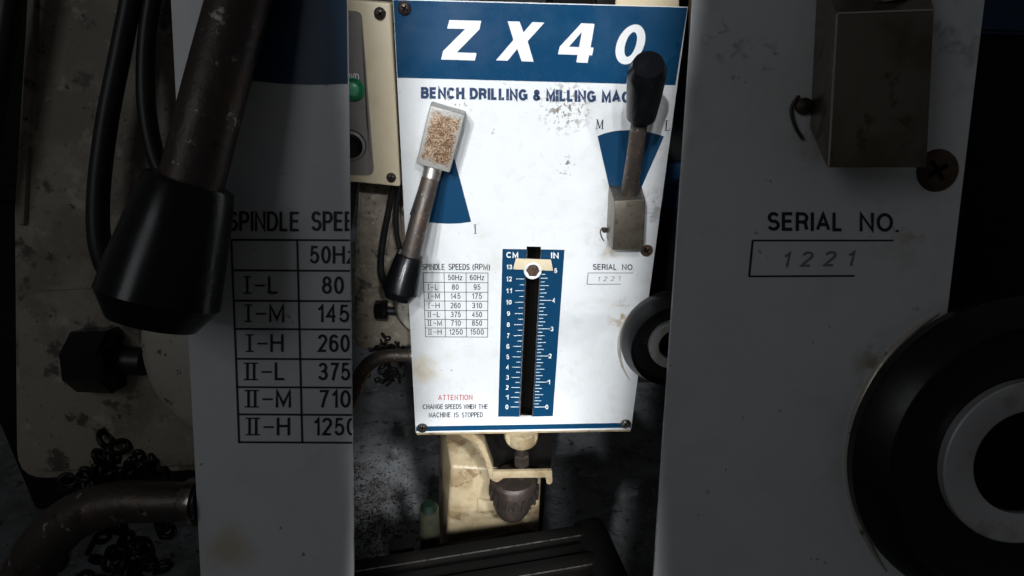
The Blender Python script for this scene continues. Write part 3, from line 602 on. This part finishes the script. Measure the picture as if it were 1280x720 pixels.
slab(e1 - dr * .035 - nr * .02, e1 + dr * .03 - nr * .02, .2, .365, .434, 'table_end', 'iron', tab, .018)
for o_ in (.024, .088):
    slab(e0 + nr * o_ + dr * .004, e1 + nr * o_ - dr * .03, .0014, .4325, .4342, 'worn_edge', 'steel', tab, 0)
slab(Vector((-.163, .83, 0)), Vector((-.118, .835, 0)), .04, 0.0, .405, 'gib_block', 'iron', tab, .003)

# ------------------------------------------------------------------ enlarged copy of the machine, added to fill the left side
rootL = thing('drilling_milling_machine', 'dim enlarged copy of machine section with black lever grip, two hanging cables and spindle speed table', 'machine', (LEF.P(560, 474).x, LEF.P(560, 474).y, 0)); LEF.root = rootL
F = LEF
pl = build_plate(F, [(504, 225), (600, 225), (600, 500), (518.2, 500)], spots=[(535, 315, 20, (.55, .6, .66), 25, .3, .7), (527, 462, 16, (.58, .50, .36), 30, .3, .7)])
sector_left(F, pl); speed_table(F, pl)
speed_lever(F); dial(F); feed_lever(F); chain(F); cables(F); column(F)
def stand(F, x0, x1, y, name='stand'):
    a, c = F.P(x0, y - 14, -.05), F.P(x1, y - 14, -.05); b = bmesh.new(); bmesh.ops.create_cube(b, size=1)
    bmesh.ops.scale(b, vec=(abs(c.x - a.x), .10, a.z), verts=b.verts); bmesh.ops.translate(b, vec=((a.x + c.x) / 2, a.y + .05, a.z / 2), verts=b.verts)
    bmesh.ops.bevel(b, geom=b.edges[:], offset=.004, segments=2, affect='EDGES'); finish(F, b, name, M('cream', F.ts), smooth=40, cut=False)
hc = finish(F, prism(F, [(508, 235), (558, 235), (560, 498), (522, 498)], -.0045, -.052, .002, 2), 'head_casting', M('cream', F.ts), smooth=40)
stand(F, 524, 560, 500)

# ------------------------------------------------------------------ enlarged copy of the machine, added to fill the right side
rootR = thing('drilling_milling_machine', 'dim enlarged copy of machine section with serial number box, steel lever block and black handwheel', 'machine', (RIG.P(760, 474).x, RIG.P(760, 474).y, 0)); RIG.root = rootR
F = RIG
pr = build_plate(F, [(690, 225), (829.5, 225), (796.6, 500), (690, 500)], spots=[(724, 262, 10, (.36, .35, .34), 120, .52, .6), (735, 268, 12, (.40, .38, .35), 90, .48, .6), (757, 300, 16, (.42, .36, .28), 40, .42, .7),
     (812, 262, 26, (.45, .46, .47), 60, .48, .62), (800, 330, 24, (.5, .42, .3), 50, .5, .7), (790, 392, 18, (.36, .27, .18), 70, .45, .6)])
serial(F, pr); range_lever(F); handwheel(F)
screw(F, pr, 808.5, 313.5, 8.0, .001, 'rusty', 60)
finish(F, prism(F, [(716, 235), (818, 235), (786, 498), (716, 498)], -.0045, -.052, .002, 2), 'head_casting', M('cream', F.ts), smooth=40)
stand(F, 716, 784, 500)

# ------------------------------------------------------------------ background things
F = CEN
def box_thing(name, label, cat, parts, loc):
    r = thing(name, label, cat, loc); old = F.root; F.root = r
    for pn, mt, lo, hi, bev in parts:
        b = bmesh.new(); bmesh.ops.create_cube(b, size=1); s = Vector(hi) - Vector(lo)
        bmesh.ops.scale(b, vec=s, verts=b.verts); bmesh.ops.translate(b, vec=(Vector(lo) + Vector(hi)) / 2, verts=b.verts)
        bmesh.ops.bevel(b, geom=b.edges[:], offset=bev, segments=3, affect='EDGES'); finish(F, b, pn, M(mt), r, 40)
    F.root = old; return r
q = F.P(836, 205, -1.06); q2 = F.P(836, 262, -1.06)
box_thing('tool_cabinet', 'dark blue cabinet with black lower body behind the white plate and handwheel', 'cabinet',
    [('upper_body', 'blue_far', (q.x - .05, q.y, q2.z), (q.x + .5, q.y + .3, q.z), .008), ('lower_body', 'dark', (q.x - .10, q.y + .012, 0), (q.x + .5, q.y + .3, q2.z - .003), .006), ('top_shelf', 'dark', (q.x - .1, q.y + .02, q.z + .003), (q.x + .5, q.y + .3, q.z + .5), .006)], (q.x + .2, q.y + .15, 0))
g1, g2 = RIG.P(828, 262, -.12), RIG.P(842, 330, -.12)
box_thing('tool_cabinet', 'dark cabinet with blue upper edge beside the enlarged plate with serial number', 'cabinet',
    [('upper_body', 'blue_far', (g1.x - .03, g1.y + .25, g1.z), (g1.x + .7, g1.y + .5, g1.z + .5), .008), ('lower_body', 'dark', (g1.x - .05, g1.y + .262, 0), (g1.x + .7, g1.y + .5, g1.z - .003), .006)], (g1.x + .3, g1.y + .4, 0))
l1 = LEF.P(444, 246, -.2)  # added dark block, a backdrop for the black strip at the left edge
box_thing('dark_backdrop', 'black upright rack edge beside the flaking column with cables', 'backdrop',
    [('upright', 'dark', (l1.x - .5, l1.y + .22, 0), (l1.x - .0, l1.y + .4, 1.7), .006), ('backdrop_ledge', 'dark', (l1.x - .5, l1.y + .2, .9), (l1.x + .01, l1.y + .42, .93), .004)], (l1.x - .2, l1.y + .3, 0))
# small container beside the base
ct = F.P(536, 636, -.07); c0 = Vector((ct.x, ct.y, 0)); hh = ct.z
r = thing('small_container', 'small dark olive container with green cap beside the cream base casting', 'container', c0); F.root = r
b = bmesh.new(); bmesh.ops.create_cone(b, segments=28, radius1=.021, radius2=.020, depth=hh, cap_ends=True); bmesh.ops.translate(b, vec=c0 + Vector((0, 0, hh / 2)), verts=b.verts)
bo = finish(F, b, 'body', M('olive'), r, 40)
b = bmesh.new(); bmesh.ops.create_cone(b, segments=28, radius1=.0165, radius2=.011, depth=.014, cap_ends=True); bmesh.ops.translate(b, vec=c0 + Vector((0, 0, hh + .007)), verts=b.verts)
finish(F, b, 'cap', M('cap_green'), r, 40); F.root = root
# metal turnings scattered on the floor
b = bmesh.new(); rnd = random.Random(5); rr_ = CEN.ray(452, 645); fp = CAM + rr_ * (-CAM.z / rr_.z)
for k in range(2200):
    x, y = rnd.gauss(fp.x, .085), rnd.gauss(fp.y, .13)
    s = rnd.uniform(.0012, .0055); t = rnd.uniform(0, 6.3); dx, dy = math.cos(t) * s, math.sin(t) * s; z = rnd.uniform(.001, .006)
    p = [Vector((x - dx, y - dy, 0)), Vector((x + dx, y + dy, 0)), Vector((x + dx * .7 - dy * .6, y + dy * .7 + dx * .6, z * .5)), Vector((x, y, z))]
    vv = [b.verts.new(a) for a in p]
    for a, c, e in ((0, 1, 3), (1, 2, 3), (2, 0, 3), (0, 2, 1)): b.faces.new((vv[a], vv[c], vv[e]))
me = bpy.data.meshes.new('metal_turnings'); b.to_mesh(me); b.free(); me.materials.append(M('debris'))
o = bpy.data.objects.new('metal_turnings', me); COL.objects.link(o); o['kind'] = 'stuff'; o['label'] = 'reddish brown metal turnings scattered over the grey floor'; o['category'] = 'turnings'
